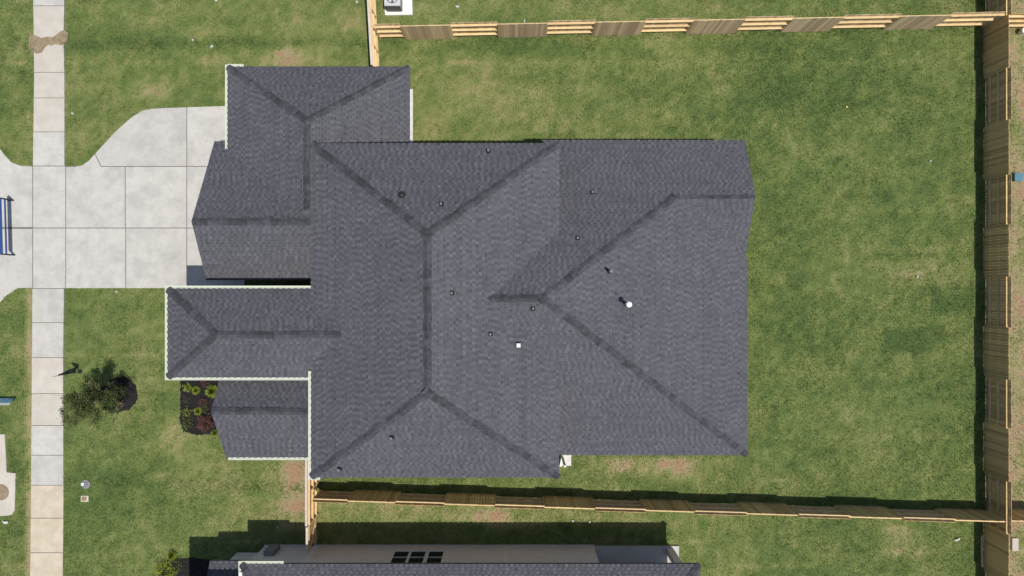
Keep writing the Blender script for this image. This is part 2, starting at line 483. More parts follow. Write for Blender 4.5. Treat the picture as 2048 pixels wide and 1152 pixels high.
# ------------------------------------------------------------------ roofs
ROOF_PLANES = []
def plane_of(poly):
    a, b, c = Vector(poly[0]), Vector(poly[1]), Vector(poly[2])
    n = Vector((0, 0, 0))
    for i in range(len(poly)):
        p, q = Vector(poly[i]), Vector(poly[(i + 1) % len(poly)])
        n += Vector(((p.y - q.y) * (p.z + q.z), (p.z - q.z) * (p.x + q.x), (p.x - q.x) * (p.y + q.y)))
    n.normalize()
    if n.z < 0: n = -n
    return n, Vector(poly[0])

def shingle_plane(mb, poly, exposure=0.145):
    n, p0 = plane_of(poly)
    g = (Vector((0, 0, 1)) - n * n.z).normalized()
    u = g.cross(n).normalized()
    P = [((Vector(p) - p0).dot(u), (Vector(p) - p0).dot(g)) for p in poly]
    vmin, vmax = min(p[1] for p in P), max(p[1] for p in P)
    edges = [(P[i], P[(i + 1) % len(P)]) for i in range(len(P)) if abs(P[i][1] - P[(i + 1) % len(P)][1]) > 1e-4]
    def eu(e, v):
        (a, va), (b, vb) = e
        v = min(max(v, min(va, vb)), max(va, vb))
        return a + (b - a) * (v - va) / (vb - va)
    rows = int(math.ceil((vmax - vmin) / exposure))
    for r in range(rows):
        v0 = vmin + r * exposure; v1 = min(v0 + exposure, vmax)
        vm = (v0 + v1) / 2
        cr = sorted([e for e in edges if min(e[0][1], e[1][1]) <= vm < max(e[0][1], e[1][1])], key=lambda e: eu(e, vm))
        row_tone = random.gauss(0, .03)
        for eL, eR in zip(cr[::2], cr[1::2]):
            l0, l1, r0, r1 = eu(eL, v0), eu(eL, v1), eu(eR, v0), eu(eR, v1)
            x = min(l0, l1) - random.random() * .3
            up = random.random() < .5
            while x < max(r0, r1):
                w = random.uniform(.11, .17) if up else random.uniform(.10, .16)
                a0, b0 = max(x, l0), min(x + w, r0); a1, b1 = max(x, l1), min(x + w, r1)
                x += w; up = not up
                if b0 <= a0: a0 = b0 = (a0 + b0) / 2 if b0 < a0 else a0
                if b1 <= a1: a1 = b1 = (a1 + b1) / 2 if b1 < a1 else a1
                if b0 - a0 < 1e-3 and b1 - a1 < 1e-3: continue
                t = 0.024 if up else 0.009
                dv = 0.0 if up else random.uniform(.012, .03)
                tone = min(1, max(0, (.62 if up else .40) + random.gauss(0, .10) + row_tone))
                q = lambda uu, vv, h: tuple(p0 + u * uu + g * vv + n * h)
                mb.poly([q(a0, v0 + dv, t), q(b0, v0 + dv, t), q(b1, v1, .003), q(a1, v1, .003)], tone)
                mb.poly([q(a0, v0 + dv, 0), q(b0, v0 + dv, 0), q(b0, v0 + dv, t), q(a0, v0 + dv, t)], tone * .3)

def caps(parent, a, b, polyL, polyR, half=0.165, expo=0.36, mesh_name='ridge_cap'):
    """overlapping cap shingles from a (low end) to b, bent over two roof planes"""
    a, b = Vector(a), Vector(b); d = (b - a).normalized(); L = (b - a).length
    sides = []
    mid = (a + b) / 2
    for poly in (polyL, polyR):
        n, p0 = plane_of(poly)
        s = n.cross(d).normalized()
        cen = sum((Vector(p) for p in poly), Vector((0, 0, 0))) / len(poly)
        if s.dot(cen - mid) < 0: s = -s
        sides.append((n, s))
    (n1, s1), (n2, s2) = sides
    top = (n1 + n2).normalized()
    mb = MB(); Lc = expo + .1
    def ring(x, h):
        return [d * x + s1 * half + n1 * h, d * x + top * (h + .012), d * x + s2 * half + n2 * h]
    A, B = ring(0, .042), ring(Lc, .020); A0 = ring(0, .012); B0 = ring(Lc, .008)
    mb.poly([A[0], A[1], B[1], B[0]]); mb.poly([A[1], A[2], B[2], B[1]])
    mb.poly([A0[0], A0[1], A[1], A[0]]); mb.poly([A0[1], A0[2], A[2], A[1]])
    mb.poly([A0[0], A[0], B[0], B0[0]]); mb.poly([A[2], A0[2], B0[2], B[2]])
    me = mb.mesh(mesh_name, 'ridge_cap')
    k = 0.02
    while k + .25 < L:
        jit = (s1 - s2) * random.uniform(-.012, .012)
        inst('ridge_cap', me, parent, a + d * k + jit)
        k += expo

def roof(name, house, planes, cap_lines, thick=0.16):
    """planes: polygons; the deck is the part, shingles and caps its sub-parts"""
    deck = MB()
    for poly in planes:
        n, p0 = plane_of(poly)
        P = [Vector(p) for p in poly]
        ar = sum(P[i].x * P[(i + 1) % len(P)].y - P[(i + 1) % len(P)].x * P[i].y for i in range(len(P)))
        if ar < 0: P = P[::-1]
        T = [p - n * .004 for p in P]; Bt = [p - Vector((0, 0, thick)) for p in P]
        deck.poly(T); deck.poly(Bt[::-1])
        for i in range(len(P)):
            j = (i + 1) % len(P)
            deck.poly([Bt[i], Bt[j], T[j], T[i]])
        ROOF_PLANES.append((poly, n))
    dk = deck.build(name, 'fascia', house)
    sh = MB()
    for poly in planes: shingle_plane(sh, poly)
    so = sh.build('shingles', 'shingle', dk, attr='tone')
    tag(so, kind='stuff')
    for a, b, i, j in cap_lines: caps(dk, a, b, planes[i], planes[j])
    return dk

def roofz(x, y):
    best = -1
    X, Y = np.array([x]), np.array([y])
    for poly, n in ROOF_PLANES:
        if inpoly(X, Y, [(p[0], p[1]) for p in poly])[0]:
            p = poly[0]
            best = max(best, p[2] - (n.x * (x - p[0]) + n.y * (y - p[1])) / n.z)
    return best
def on_roof(px, py):
    z = 4.0
    for _ in range(25):
        x, y, _z = at(px, py, z); z = roofz(x, y)
    return Vector(at(px, py, z))

house = empty('house', (0, 0, 0), label='large house with charcoal shingle hip roofs filling the middle of the lot', cat='house')

# main tall block
ZE, ZR = 5.0, 7.70
w, e_, n_, s_ = at(622, 0, ZE)[0], at(1118, 0, ZE)[0], at(0, 286.5, ZE)[1], at(0, 955, ZE)[1]
rx_ = (w + e_) / 2; rn = at(0, 468, ZR)[1]; rs = at(0, 786, ZR)[1]
NW, NE, SE, SW = (w, n_, ZE), (e_, n_, ZE), (e_, s_, ZE), (w, s_, ZE)
RN, RS = (rx_, rn, ZR), (rx_, rs, ZR)
main_planes = [[SW, NW, RN, RS][::-1], [NW, NE, RN], [NE, SE, RS, RN], [SE, SW, RS]]
main_roof = roof('main_roof', house, main_planes,
     [(NW, RN, 0, 1), (NE, RN, 1, 2), (SE, RS, 2, 3), (SW, RS, 0, 3), (RS, RN, 0, 2)])

# rear wing with hip and north-east gable
ZE2, Q = 2.7, 0.5
n2, s2, e2 = at(0, 280, ZE2)[1], at(0, 910, ZE2)[1], at(1494.5, 0, ZE2)[0]
m2 = (n2 + s2) / 2; zr2 = ZE2 + Q * (n2 - s2) / 2
ap = (at(1085, 0, zr2)[0], m2, zr2); rw = (-1.7, m2, zr2)
gz = 4.13; gy = n2 - (gz - ZE2) / Q; gx = 11.22
t = (zr2 - gz) / (zr2 - ZE2); hx = ap[0] + (e2 - ap[0]) * t
gs = (gx, gy - (gz - ZE2 - 0.1) / Q, ZE2 + 0.1)
# valley foot on the east eave
vy = gy - (gz - ZE2) / Q
w2 = at(1082, 0, ZE2)[0]
pN = [(w2, n2, ZE2), (gx, n2, ZE2), (gx, gy, gz), (hx, gy, gz), ap, rw, (-1.0, m2 + 2.6, zr2 - 2.6 * Q), (w2, n2 - 3.9, ZE2 + 3.9 * Q)]
pG = [(hx, gy, gz), (gx, gy, gz), (gx, vy, ZE2), (e2 - .1, vy - .05, ZE2 - .02)]
pE = [(e2, vy, ZE2), (hx, gy, gz), ap, (e2, s2, ZE2)]
pS = [rw, ap, (e2, s2, ZE2), (w2, s2, ZE2), (w2, s2 + 3.5, ZE2 + 3.5 * Q), (-1.0, m2 - 2.6, zr2 - 2.6 * Q)]
pG = [(hx, gy, gz), (gx, gy, gz), (gx, vy, ZE2)]
rear_roof = roof('rear_roof', house, [pN, pE, pS, pG],
     [((hx, gy, gz), ap, 0, 1), ((e2, s2, ZE2), ap, 1, 2), ((gx, gy, gz), (hx, gy, gz), 0, 3), (ap, (-1.15, m2, zr2), 0, 2)])

# garage gable facing the street, long north slope
gp = 4.43; gX = at(383, 0, gp)[0]; gY = at(0, 443, gp)[1]; PG = 0.577
ys_ = at(0, 560, 3.0)[1]; yn_ = 7.22
zS = gp - PG * (gY - ys_); zN = gp - PG * (yn_ - gY)
gE = -8.75
gar = [[(gX, gY, gp), (gE, gY, gp), (gE, 5.0, gp - PG * (5.0 - gY)), (gX + 1.5, yn_, zN), (gX, yn_, zN)], [(gX, gY, gp), (gE, gY, gp), (gE, ys_, zS), (gX, ys_, zS)]]
garage_roof = roof('garage_roof', house, gar, [((gX, gY, gp), (gE - .3, gY, gp), 0, 1)])

# north-west hip wing
zu, zur = 2.3, 4.3
uw, ue, un = at(455, 0, zu)[0], at(819, 0, zu)[0], at(0, 133, zu)[1]
ux = at(613.5, 0, zur)[0]; uh = at(0, 241, zur)[1]
us = gY + (gp - zur) / PG
wing = [[(uw, un, zu), (ux, uh, zur), (ux, us, zur), (uw, gY + (gp - zu) / PG - .05, zu)],
        [(uw, un, zu), (ue, un, zu), (ux, uh, zur)],
        [(ue, un, zu), (ux, uh, zur), (ux, us, zur), (-8.7, us, zur - .3), (-8.7, 6.0, zur - .3), (ue, 6.0, zu)]]
wing[2] = [(ue, un, zu), (ux, uh, zur), (ux, 6.0, zur), (ue, 6.0, zu)]
sl = (zur - zu) / (ue - ux)
wing.append([(ux, 6.0, zur), (ux, us, zur), (-8.7, us, zur - sl * (-8.7 - ux)), (-8.7, 6.0, zur - sl * (-8.7 - ux))])
wing_roof = roof('wing_roof', house, wing, [((uw, un, zu), (ux, uh, zur), 0, 1), ((ue, un, zu), (ux, uh, zur), 1, 2), ((ux, uh, zur), (ux, us + .2, zur), 0, 2)])

# tall entry roof
ze, zre = 4.55, 5.78
ew, en, es = at(335, 0, ze)[0], at(0, 577, ze)[1], at(0, 755, ze)[1]
ey = (en + es) / 2; ea = at(432, 0, zre)[0]; eE = -6.9
entry = [[(ew, en, ze), (ew, es, ze), (ea, ey, zre)], [(ew, en, ze), (ea, ey, zre), (eE, ey, zre), (-8.9, en, ze)],
         [(ew, es, ze), (ea, ey, zre), (eE, ey, zre), (-8.9, es, ze)]]
entry_roof = roof('entry_roof', house, entry, [((ew, en, ze), (ea, ey, zre), 0, 1), ((ew, es, ze), (ea, ey, zre), 0, 2), ((ea, ey, zre), (-7.35, ey, zre), 1, 2)])

# low front gable
fp = 4.43; fX = at(422, 0, fp)[0]; fY = at(0, 823, fp)[1]; fs = at(0, 915, 2.8)[1]; PF = (fp - 2.8) / (fY - fs)
fN = -4.1
front = [[(fX, fY, fp), (-8.8, fY, fp), (-8.8, fs, 2.8), (fX, fs, 2.8)], [(fX, fY, fp), (-8.8, fY, fp), (-8.8, fN, fp - PF * (fN - fY)), (fX, fN, fp - PF * (fN - fY))]]
front_roof = roof('front_gable_roof', house, front, [((fX, fY, fp), (-9.05, fY, fp), 0, 1)])

# ------------------------------------------------------------------ walls, doors and windows under the eaves
def gable_wall(x, y0, y1, zl, ym, zm, zr):
    mb = MB(); P = [(y0, 0), (y1, 0), (y1, zr), (ym, zm), (y0, zl)]
    a = [(x, y, z) for y, z in P]; b = [(x + .25, y, z) for y, z in P]
    mb.poly(a); mb.poly(b[::-1])
    for i in range(5):
        j = (i + 1) % 5; mb.poly([a[i], b[i], b[j], a[j]])
    return mb
HOLES = []
def wallbox(x0, x1, y0, y1, z1, material='brick_wall', h=house):
    MB().box(x0, x1, y0, y1, 0.12, z1).build('wall', material, h)
    MB().box(x0 - .04, x1 + .04, y0 - .04, y1 + .04, -.1, .118).build('foundation', 'foundation', h)
    HOLES.append([(x0 - .03, y0 - .03), (x1 + .03, y0 - .03), (x1 + .03, y1 + .03), (x0 - .03, y1 + .03)])
wallbox(w + .42, e_ - .42, s_ + .42, n_ - .42, ZE + .1)
wallbox(e_ - .4, e2 - .42, s2 + .4, n2 - .4, ZE2 + .1)
wallbox(uw + .42, ue - .38, n_ - .4, un - .4, zu + .1)
wallbox(gX + .45, w + .4, ys_ + .35, n_ - .45, 2.05)
gable_wall(gX + .44, ys_ + .35, yn_ - .6, zS + .15, gY, gp - .15, zN + .28).build('wall', 'brick_wall', house)
wallbox(fX + .45, w + .4, fs + .38, fN - .25, 2.9)
gable_wall(fX + .44, fs + .38, fN - .25, 2.95, fY, fp - .15, fp - PF * (fN - fY)).build('wall', 'brick_wall', house)
wallbox(ew + 3.0, w + .4, es + .35, en - .35, ze + .1)
for y in (es + .55, en - .55):
    MB().box(ew + .35, ew + .75, y - .2, y + .2, 0, ze - .05).build('porch_column', 'brick_wall', house)
porch = MB().box(ew + .25, ew + 3.0, es + .3, en - .3, -.1, .1).build('porch_floor', 'concrete', house)
MB().box(at(816, 0)[0], at(826, 0)[0], n_ - .05, at(0, 178, .05)[1], -.1, .05).build('foundation', 'foundation', house)
HOLES.append([(ew + .2, es + .25), (ew + 3.1, es + .25), (ew + 3.1, en - .25), (ew + .2, en - .25)])
def window_x(h, x, y, z, wd, ht, out, material='white_paint', name='window'):
    """window in a wall that faces along x; out = +1 or -1"""
    f = MB()
    t = .07
    for a in ((y - wd / 2 - t, y - wd / 2, z - t, z + ht + t), (y + wd / 2, y + wd / 2 + t, z - t, z + ht + t)):
        f.box(x - .03, x + .05 * out + (.03 if out > 0 else -.0), a[0], a[1], a[2], a[3]) if out > 0 else f.box(x - .05, x + .03, a[0], a[1], a[2], a[3])
    for z0 in (z - t, z + ht):
        f.box(min(x - .03, x + .05 * out), max(x + .03, x + .05 * out), y - wd / 2, y + wd / 2, z0, z0 + t)
    fo = f.build(name, material, h)
    MB().box(x - .02, x + .02, y - wd / 2, y + wd / 2, z, z + ht).build('pane', 'glass', fo)
    return fo
def window_y(h, x, y, z, wd, ht, out, material='white_paint'):
    f = MB(); t = .07
    y0, y1 = min(y - .03, y + .05 * out), max(y + .03, y + .05 * out)
    f.box(x - wd / 2 - t, x - wd / 2, y0, y1, z - t, z + ht + t); f.box(x + wd / 2, x + wd / 2 + t, y0, y1, z - t, z + ht + t)
    f.box(x - wd / 2, x + wd / 2, y0, y1, z - t, z); f.box(x - wd / 2, x + wd / 2, y0, y1, z + ht, z + ht + t)
    f.box(x - wd / 2, x + wd / 2, y - .028, y + .045 * out if out > 0 else y + .028, z + ht / 2 - .02, z + ht / 2 + .02) if out > 0 else \
        f.box(x - wd / 2, x + wd / 2, y - .045, y + .028, z + ht / 2 - .02, z + ht / 2 + .02)
    fo = f.build('window', material, h)
    MB().box(x - wd / 2, x + wd / 2, y - .02, y + .02, z, z + ht).build('pane', 'glass', fo)
    return fo
def garage_door(x, y0, y1, z1):
    d = MB().box(x - .05, x, y0 - .1, y1 + .1, .04, z1 + .1).build('garage_door', 'white_paint', house)
    hgt = (z1 - .06) / 4
    for k in range(4):
        MB().box(x - .085, x - .05, y0, y1, .06 + k * hgt + .012, .06 + (k + 1) * hgt - .012).build('panel', 'garage_door', d)
garage_door(gX + .44, ys_ + .75, 5.2, 2.05)
garage_door(uw + .42, 7.6, un - .9, 2.05)
dr = MB().box(ew + 2.95, ew + 3.0, ey - .55, ey + .55, .12, 2.5).build('front_door', 'door_paint', house)
MB().box(ew + 2.9, ew + 2.95, ey + .38, ey + .42, 1.0, 1.3).build('handle', 'vent_light', dr)
window_x(house, fX + .43, fY, .8, 1.6, 1.5, -1)
window_x(house, e2 - .41, -5.2, .8, 1.8, 1.5, 1); window_x(house, e2 - .41, -2.0, .8, 1.8, 1.5, 1); window_x(house, e2 - .41, 3.4, .15, 2.4, 2.1, 1, name='patio_door')
for x in (4.2, 7.2): window_y(house, x, s2 + .39, .9, 1.0, 1.3, -1)
for x in (-6.5, -2.5): window_y(house, x, s_ + .41, .9, 1.0, 1.4, -1)
for x in (-2.5, 0.2): window_y(house, x, n_ - .41, .9, 1.0, 1.4, 1)

# gutters: open troughs with an inside that shows from above
def gutter(h, a, b, z, side, wd=0.125):
    """a, b on the eave line; side = unit vector pointing away from the roof"""
    a, b, s = Vector((*a, z)), Vector((*b, z)), Vector((*side, 0))
    L = (b - a).normalized()
    mb = MB()
    d = Vector((0, 0, .11))
    q = lambda p, k, zz: p + s * k + Vector((0, 0, zz))
    for k0, k1, z0, z1 in ((0.0, .03, -.13, .0), (wd - .035, wd, -.13, .005), (.0, wd, -.135, -.12)):
        P = [q(a, k0, z0), q(a, k1, z0), q(a, k1, z1), q(a, k0, z1)]; R = [q(b, k0, z0), q(b, k1, z0), q(b, k1, z1), q(b, k0, z1)]
        mb.poly(P); mb.poly(R[::-1])
        for i in range(4):
            j = (i + 1) % 4; mb.poly([P[i], R[i], R[j], P[j]])
    for p in (a, b - L * .02):
        P = [q(p, 0, -.13), q(p, wd, -.13), q(p, wd, .0), q(p, 0, .0)]; R = [v + L * .02 for v in P]
        mb.poly(P); mb.poly(R[::-1]); mb.poly([P[3], P[2], R[2], R[3]])
    g = mb.build('gutter', 'gutter_white', h)
    ib = MB()
    A, B_ = q(a, .03, -.03), q(b, .03, -.03); C_, D_ = q(b, wd - .035, -.03), q(a, wd - .035, -.03)
    ib.poly([A, D_, C_, B_]); ib.build('trough', 'gutter_inside', g)
    n = int((b - a).length / 1.2)
    hb = MB()
    for k in range(1, n + 1):
        p = a + (b - a) * (k / (n + 1)); hb.bar(q(p, .005, .002), q(p, wd + .002, .004), .02, .012)
    if n: hb.build('hanger', 'gutter_white', g)
    return g
def downspout(h, pts):
    MB().tube(pts, [.045] * len(pts), 6).build('downspout', 'gutter_white', h)
gutter(house, (uw, un + .1), (uw, gY + (gp - zu) / PG + .05), zu - .02, (-1, 0))
gutter(house, (uw, un), (at(487, 0, zu)[0], un), zu - .02, (0, 1))
gutter(house, (ew - .0, en + .125), (ew, es - .125), ze - .02, (-1, 0))
gutter(house, (ew, en), (w - .02, en), ze - .02, (0, 1))
gutter(house, (ew, es), (w - .16, es), ze - .02, (0, -1))
gutter(house, (w, at(0, 742, ZE)[1]), (w, s_ - .12), ZE - .02, (-1, 0))
gutter(house, (w, s_), (at(640, 0, ZE)[0], s_), ZE - .02, (0, -1))
gutter(house, (fX + .1, fs), (w - .2, fs), 2.78, (0, -1))
downspout(house, [(uw - .07, un - .25, zu - .15), (uw - .12, un - .3, zu - .35), (uw + .2, un - .45, zu - .75), (uw + .35, un - .45, .15), (uw + .1, un - .45, .08)])
downspout(house, [(w - .2, fs - .06, 2.65), (w - .25, fs - .1, 2.4), (w - .2, fs + .25, 2.0), (w - .2, fs + .28, .15)])
downspout(house, [(at(637, 0, ZE)[0], s_ - .07, ZE - .15), (at(637, 0, ZE)[0], s_ + .25, ZE - .6), (at(637, 0, ZE)[0], s_ + .3, .2)])

# roof vents and pipes
def vent(px, py, kind, hgt=.28):
    p = on_roof(px, py)
    n = None
    X, Y = np.array([p.x]), np.array([p.y])
    for poly, nn in ROOF_PLANES:
        if inpoly(X, Y, [(q[0], q[1]) for q in poly])[0]:
            z = poly[0][2] - (nn.x * (p.x - poly[0][0]) + nn.y * (p.y - poly[0][1])) / nn.z
            if abs(z - p.z) < .02: n = nn
    g = (Vector((0, 0, 1)) - n * n.z).normalized(); u = g.cross(n)
    def fl(mb, s, lift):
        c = [p + u * (s * i) + g * (s * j) + n * lift for i, j in ((-1, -1), (1, -1), (1, 1), (-1, 1))]
        b = [q - n * (lift - .004) for q in c]
        mb.poly(c)
        for i in range(4): mb.poly([b[i], b[(i + 1) % 4], c[(i + 1) % 4], c[i]])
    if kind == 'pipe' or kind == 'tall':
        r = .065 if hgt > .4 else .05
        mb = MB(); mb.tube([p - Vector((0, 0, .15)), p + Vector((0, 0, hgt))], [r, r], 10)
        o = mb.build('vent_pipe', 'vent_light' if kind == 'tall' else 'vent_lead', house)
        f = MB(); fl(f, .10, .026); f.tube([p, p + Vector((0, 0, .12))], [.09, .06], 12, cap=False); f.build('flashing', 'vent_dark', o)
        if kind == 'tall':
            c = MB(); c.tube([p + Vector((0, 0, hgt - .02)), p + Vector((0, 0, hgt + .05)), p + Vector((0, 0, hgt + .08))], [.125, .125, .06], 16); c.build('cap', 'vent_light', o)
        else:
            c = MB(); c.tube([p + Vector((0, 0, hgt - .005)), p + Vector((0, 0, hgt + .012))], [.04, .036], 10); c.build('cap', 'vent_lead', o)
    elif kind == 'dome':
        mb = MB(); path, rad = [], []
        for k in range(6):
            a = k / 5 * PI / 2; path.append(p + n * (.03 + .14 * math.sin(a))); rad.append(.15 * math.cos(a) + .01)
        mb.tube(path, rad, 16)
        o = mb.build('roof_vent', 'vent_dark', house, smooth=True)
        f = MB(); fl(f, .15, .026); f.build('flashing', 'ridge_cap', o)
    else:
        mb = MB(); q = p + n * .02
        mb.box(p.x - .08, p.x + .08, p.y - .08, p.y + .08, p.z - .1, p.z + .2)
        o = mb.build('exhaust_vent', 'vent_light', house)
        f = MB(); fl(f, .12, .026); f.build('flashing', 'vent_dark', o)
        MB().box(p.x - .085, p.x + .085, p.y - .085, p.y + .085, p.z + .201, p.z + .235).build('hood', 'vent_light', o)
for a in [(977, 303, 'pipe', .3), (804, 391, 'dome'), (883, 409, 'pipe', .3), (904, 586, 'pipe', .2), (981, 668, 'pipe', .18), (1037, 690, 'box'),
          (1066, 617, 'pipe', .2), (1155, 476, 'pipe', .15), (1184, 385, 'pipe', .2), (1218, 543, 'pipe', .7), (1251, 608, 'tall', .95),
          (784, 874, 'pipe', .3), (680, 937, 'pipe', .3)]: vent(*a)

# splash block and white downpipe foot at the inner corner on the south side
sb = empty('splash_block', (*at2(1133, 921), 0), label='white splash block on the lawn in the south inner corner of the big house', cat='splash block')
m = MB(); m.box(-.24, .24, -.26, .5, -.05, .07); m.build('block', 'foundation', sb, bevel=.015)
m = MB()
for k in (-.2, -.09): m.box(k, k + .03, -.25, .5, .071, .1)
m.build('rib', 'white_paint', sb)
el = MB(); p = at2(1124, 929)
el.bar((p[0] - .02, p[1] + .45, .45), (p[0] - .08, p[1] - .05, .1), .12, .09); el.bar((p[0] - .02, p[1] + .5, .45), (p[0] - .02, p[1] + .5, 2.3), .1, .08)
el.build('downspout', 'white_paint', house)

# ------------------------------------------------------------------ the neighbouring house at the bottom edge
nb = empty('house', (0, -18, 0), label='neighbouring house at the bottom edge with three small windows in its grey wall', cat='house')
OFF = Vector((0, 18, 0))
def nshift(o):
    o.location = OFF; return o
zn = 3.37
ny = at(0, 1128, zn)[1]; nxw = at(482, 0, zn)[0]; nxe = at(1400, 0, zn)[0]
nr = ny - 5.5; zt = zn + 5.5 * .5; ns = ny - 11
A, B, C_, D_ = (nxw, ny, zn), (nxe, ny, zn), (nxe, ns, zn), (nxw, ns, zn)
R1, R2 = (nxw + 5.0, nr, zt), (nxe - 5.0, nr, zt)
nplanes = [[A, B, R2, R1], [B, C_, R2], [C_, D_, R1, R2], [D_, A, R1]]
nshift(roof('main_roof', nb, nplanes, [(A, R1, 0, 3), (B, R2, 0, 1), (R1, R2, 0, 2)]))
wy = at(0, 1090, 0)[1]
def nbox(name, material, x0, x1, y0, y1, z0, z1): return nshift(MB().box(x0, x1, y0, y1, z0, z1).build(name, material, nb))
xa, xb, xc = at(531, 0, 0)[0], at(1187, 0, 0)[0], at(1357, 0, 0)[0]
nbox('wall', 'siding_wall', xa, xb, wy - 9.5, wy, .14, zn + .05)
nbox('foundation', 'foundation', xa - .03, xb + .03, wy - 9.55, wy + .03, -.1, .138)
nbox('wall', 'siding_wall', xb, xc - .3, wy - 9.5, wy - 2.6, .14, zn + .05)
nbox('porch_floor', 'concrete', xb + .035, xc, wy - 2.6, wy - .02, -.1, .11)
for yy in (wy - .32, wy - 2.3):
    nbox('porch_column', 'siding_wall', xc - .62, xc - .28, yy - .17, yy + .17, .112, zn)
nbox('porch_beam', 'fascia', xb, xc - .25, wy - .42, wy - .18, zn - .25, zn - .02)
nbox('trim', 'white_paint', at(1008, 0, 1)[0], at(1014, 0, 1)[0] + .05, wy, wy + .03, .14, zn)
for px in (800, 834, 870):
    f = window_y(nb, at(px, 0, 1.7)[0], wy, .95, .72, 1.5, 1); nshift(f)
xl = at(420, 0, 2.4)[0]
# low gable and tall entry roof of the neighbour, mostly beyond the frame
lg = [[(xl, at(0, 1122, 2.4)[1], 2.4), (xl, at(0, 1122, 2.4)[1] - 3.6, 4.4), (nxw + .3, at(0, 1122, 2.4)[1] - 3.6, 4.4), (nxw + .3, at(0, 1122, 2.4)[1], 2.4)]]
nshift(roof('low_gable_roof', nb, lg, []))
nbox('wall', 'siding_wall', xl + .4, xa, wy - 3.6, wy - .35, .1, 2.35)
eg = [[(-15.39, -14.32, 5.6), (-15.39, -18.3, 5.6), (-13.2, -16.2, 6.8)], [(-15.39, -14.32, 5.6), (-13.2, -16.2, 6.8), (-9.0, -16.2, 6.8), (-9.0, -14.32, 5.6)],
      [(-15.39, -18.3, 5.6), (-13.2, -16.2, 6.8), (-9.0, -16.2, 6.8), (-9.0, -18.3, 5.6)]]
nshift(roof('entry_roof', nb, eg, []))
nbox('wall', 'siding_wall', -14.8, -10, -17.9, -14.7, .1, 5.5)
nshift(gutter(nb, (nxw, ny + .125), (nxw, ny - 3), zn - .02, (-1, 0)))
nshift(gutter(nb, (nxw, ny), (at(567, 0, zn)[0], ny), zn - .02, (0, 1)))
cw = nbox('utility_cabinet', 'ac_case', at(537, 0, .8)[0], at(537, 0, .8)[0] + .5, wy + .0, wy + .25, .5, 1.5)
HOLES.append([(xa - .05, wy - 9), (xb + .05, wy - 9), (xb + .05, wy + .02), (xa - .05, wy + .02)])
HOLES.append([(xb, wy - 3), (xc, wy - 3), (xc, wy), (xb, wy)])

# ------------------------------------------------------------------ fences
FH = 1.83
BW = 0.142
board_mesh = {}
def board_me(kind, ln, wd):
    key = (kind, round(ln, 3), round(wd, 3))
    if key not in board_mesh:
        m = MB(); m.box(-wd / 2 + .003, wd / 2 - .003, -.009, .009, .03, ln)
        board_mesh[key] = m.mesh('board', kind)
    return board_mesh[key]
def fence(label, p0, p1, cuts, types, inner, board_kind='wood_board', cap=False, group='timber fences', rail_in=True):
    """p0->p1: line of the near boards; cuts: distances along it; inner = +1/-1: which side (left normal) the camera yard lies on"""
    p0, p1 = Vector(p0), Vector(p1); d = (p1 - p0).normalized(); ang = math.atan2(d.y, d.x)
    nl = 1 if inner > 0 else -1
    root = empty('timber_fence', (p0.x, p0.y, 0), ang, label, 'fence', group)
    # local frame: x along, y left normal; near side = nl
    for k, (a, b, ty) in enumerate(zip(cuts, cuts[1:], types)):
        near = ty == 'B'
        yb = 0.0 if near else -nl * .125                  # line of the boards
        yr = -nl * .065                                   # line of the rails
        nbd = max(1, int(round((b - a) / BW))); wd = (b - a) / nbd
        for i in range(nbd):
            o = inst('board', board_me(board_kind, FH, wd), root, (a + wd * (i + .5), yb + random.uniform(-.004, .004), random.uniform(-.012, .008)))
        for z in (0.38, 0.98, 1.58):
            m = MB(); m.box(a + .005, b - .005, yr - .052, yr + .052, z, z + .04); m.build('rail', 'wood_rail', root)
    pm = MB(); pm.box(-.044, .044, -.044, .044, 0, 1.56); pm = pm.mesh('post', 'wood_rail')
    for c in cuts: inst('post', pm, root, (c, -nl * .065, 0))
    if cap:
        L = cuts[-1] - cuts[0]
        n = max(1, int(round(L / 2.44)))
        for i in range(n):
            m = MB(); m.box(cuts[0] + L * i / n + .003, cuts[0] + L * (i + 1) / n - .003, -nl * .125 - .06, -nl * .125 + .06, FH + .008, FH + .046); m.build('cap_board', 'wood_cap', root)
    return root
def cuts_of(p0, p1, pxs, axis, z=FH):
    p0, p1 = Vector(p0), Vector(p1); d = (p1 - p0).normalized()
    out = []
    for v in pxs:
        w_ = at(v, v, z)
        tt = (w_[axis] - p0[axis]) / d[axis]
        out.append(tt)
    return out
# north fence
a, b = at2(745, 53.6, FH), at2(2017, 28.4, FH); NF = (a, b)
ed = [747, 800, 900, 995, 1095, 1192, 1292, 1390, 1492, 1590, 1690, 1805, 1905, 2016]
fence('timber fence along the top of the back yard, sunlit rails and brown boards alternating', a, b, cuts_of(a, b, ed, 0), 'RBRBRBRBRBRBR', -1, 'wood_grey')
# south fence
a2_, b2_ = at2(622, 999, FH), at2(2017, 1043, FH)
ed = [624, 694, 790, 888, 990, 1090, 1192, 1293, 1392, 1496, 1600, 1703, 1810, 1915, 2016]
fence('timber fence along the bottom of the back yard, its shaded face towards the big house', a2_, b2_, cuts_of(a2_, b2_, ed, 0), 'RBRBRBRBRBRBRB', 1)
# east fence
a3, b3 = at2(2018, 1260, FH), at2(2018, -80, FH)
ed = [1250, 1170, 1070, 965, 858, 760, 655, 553, 448, 348, 238, 133, 28, -75]
fence('long timber fence closing the right side of the back yard, casting a dark shadow', a3, b3, cuts_of(a3, b3, ed, 1), 'RBRBRBRBRBRBR', 1)
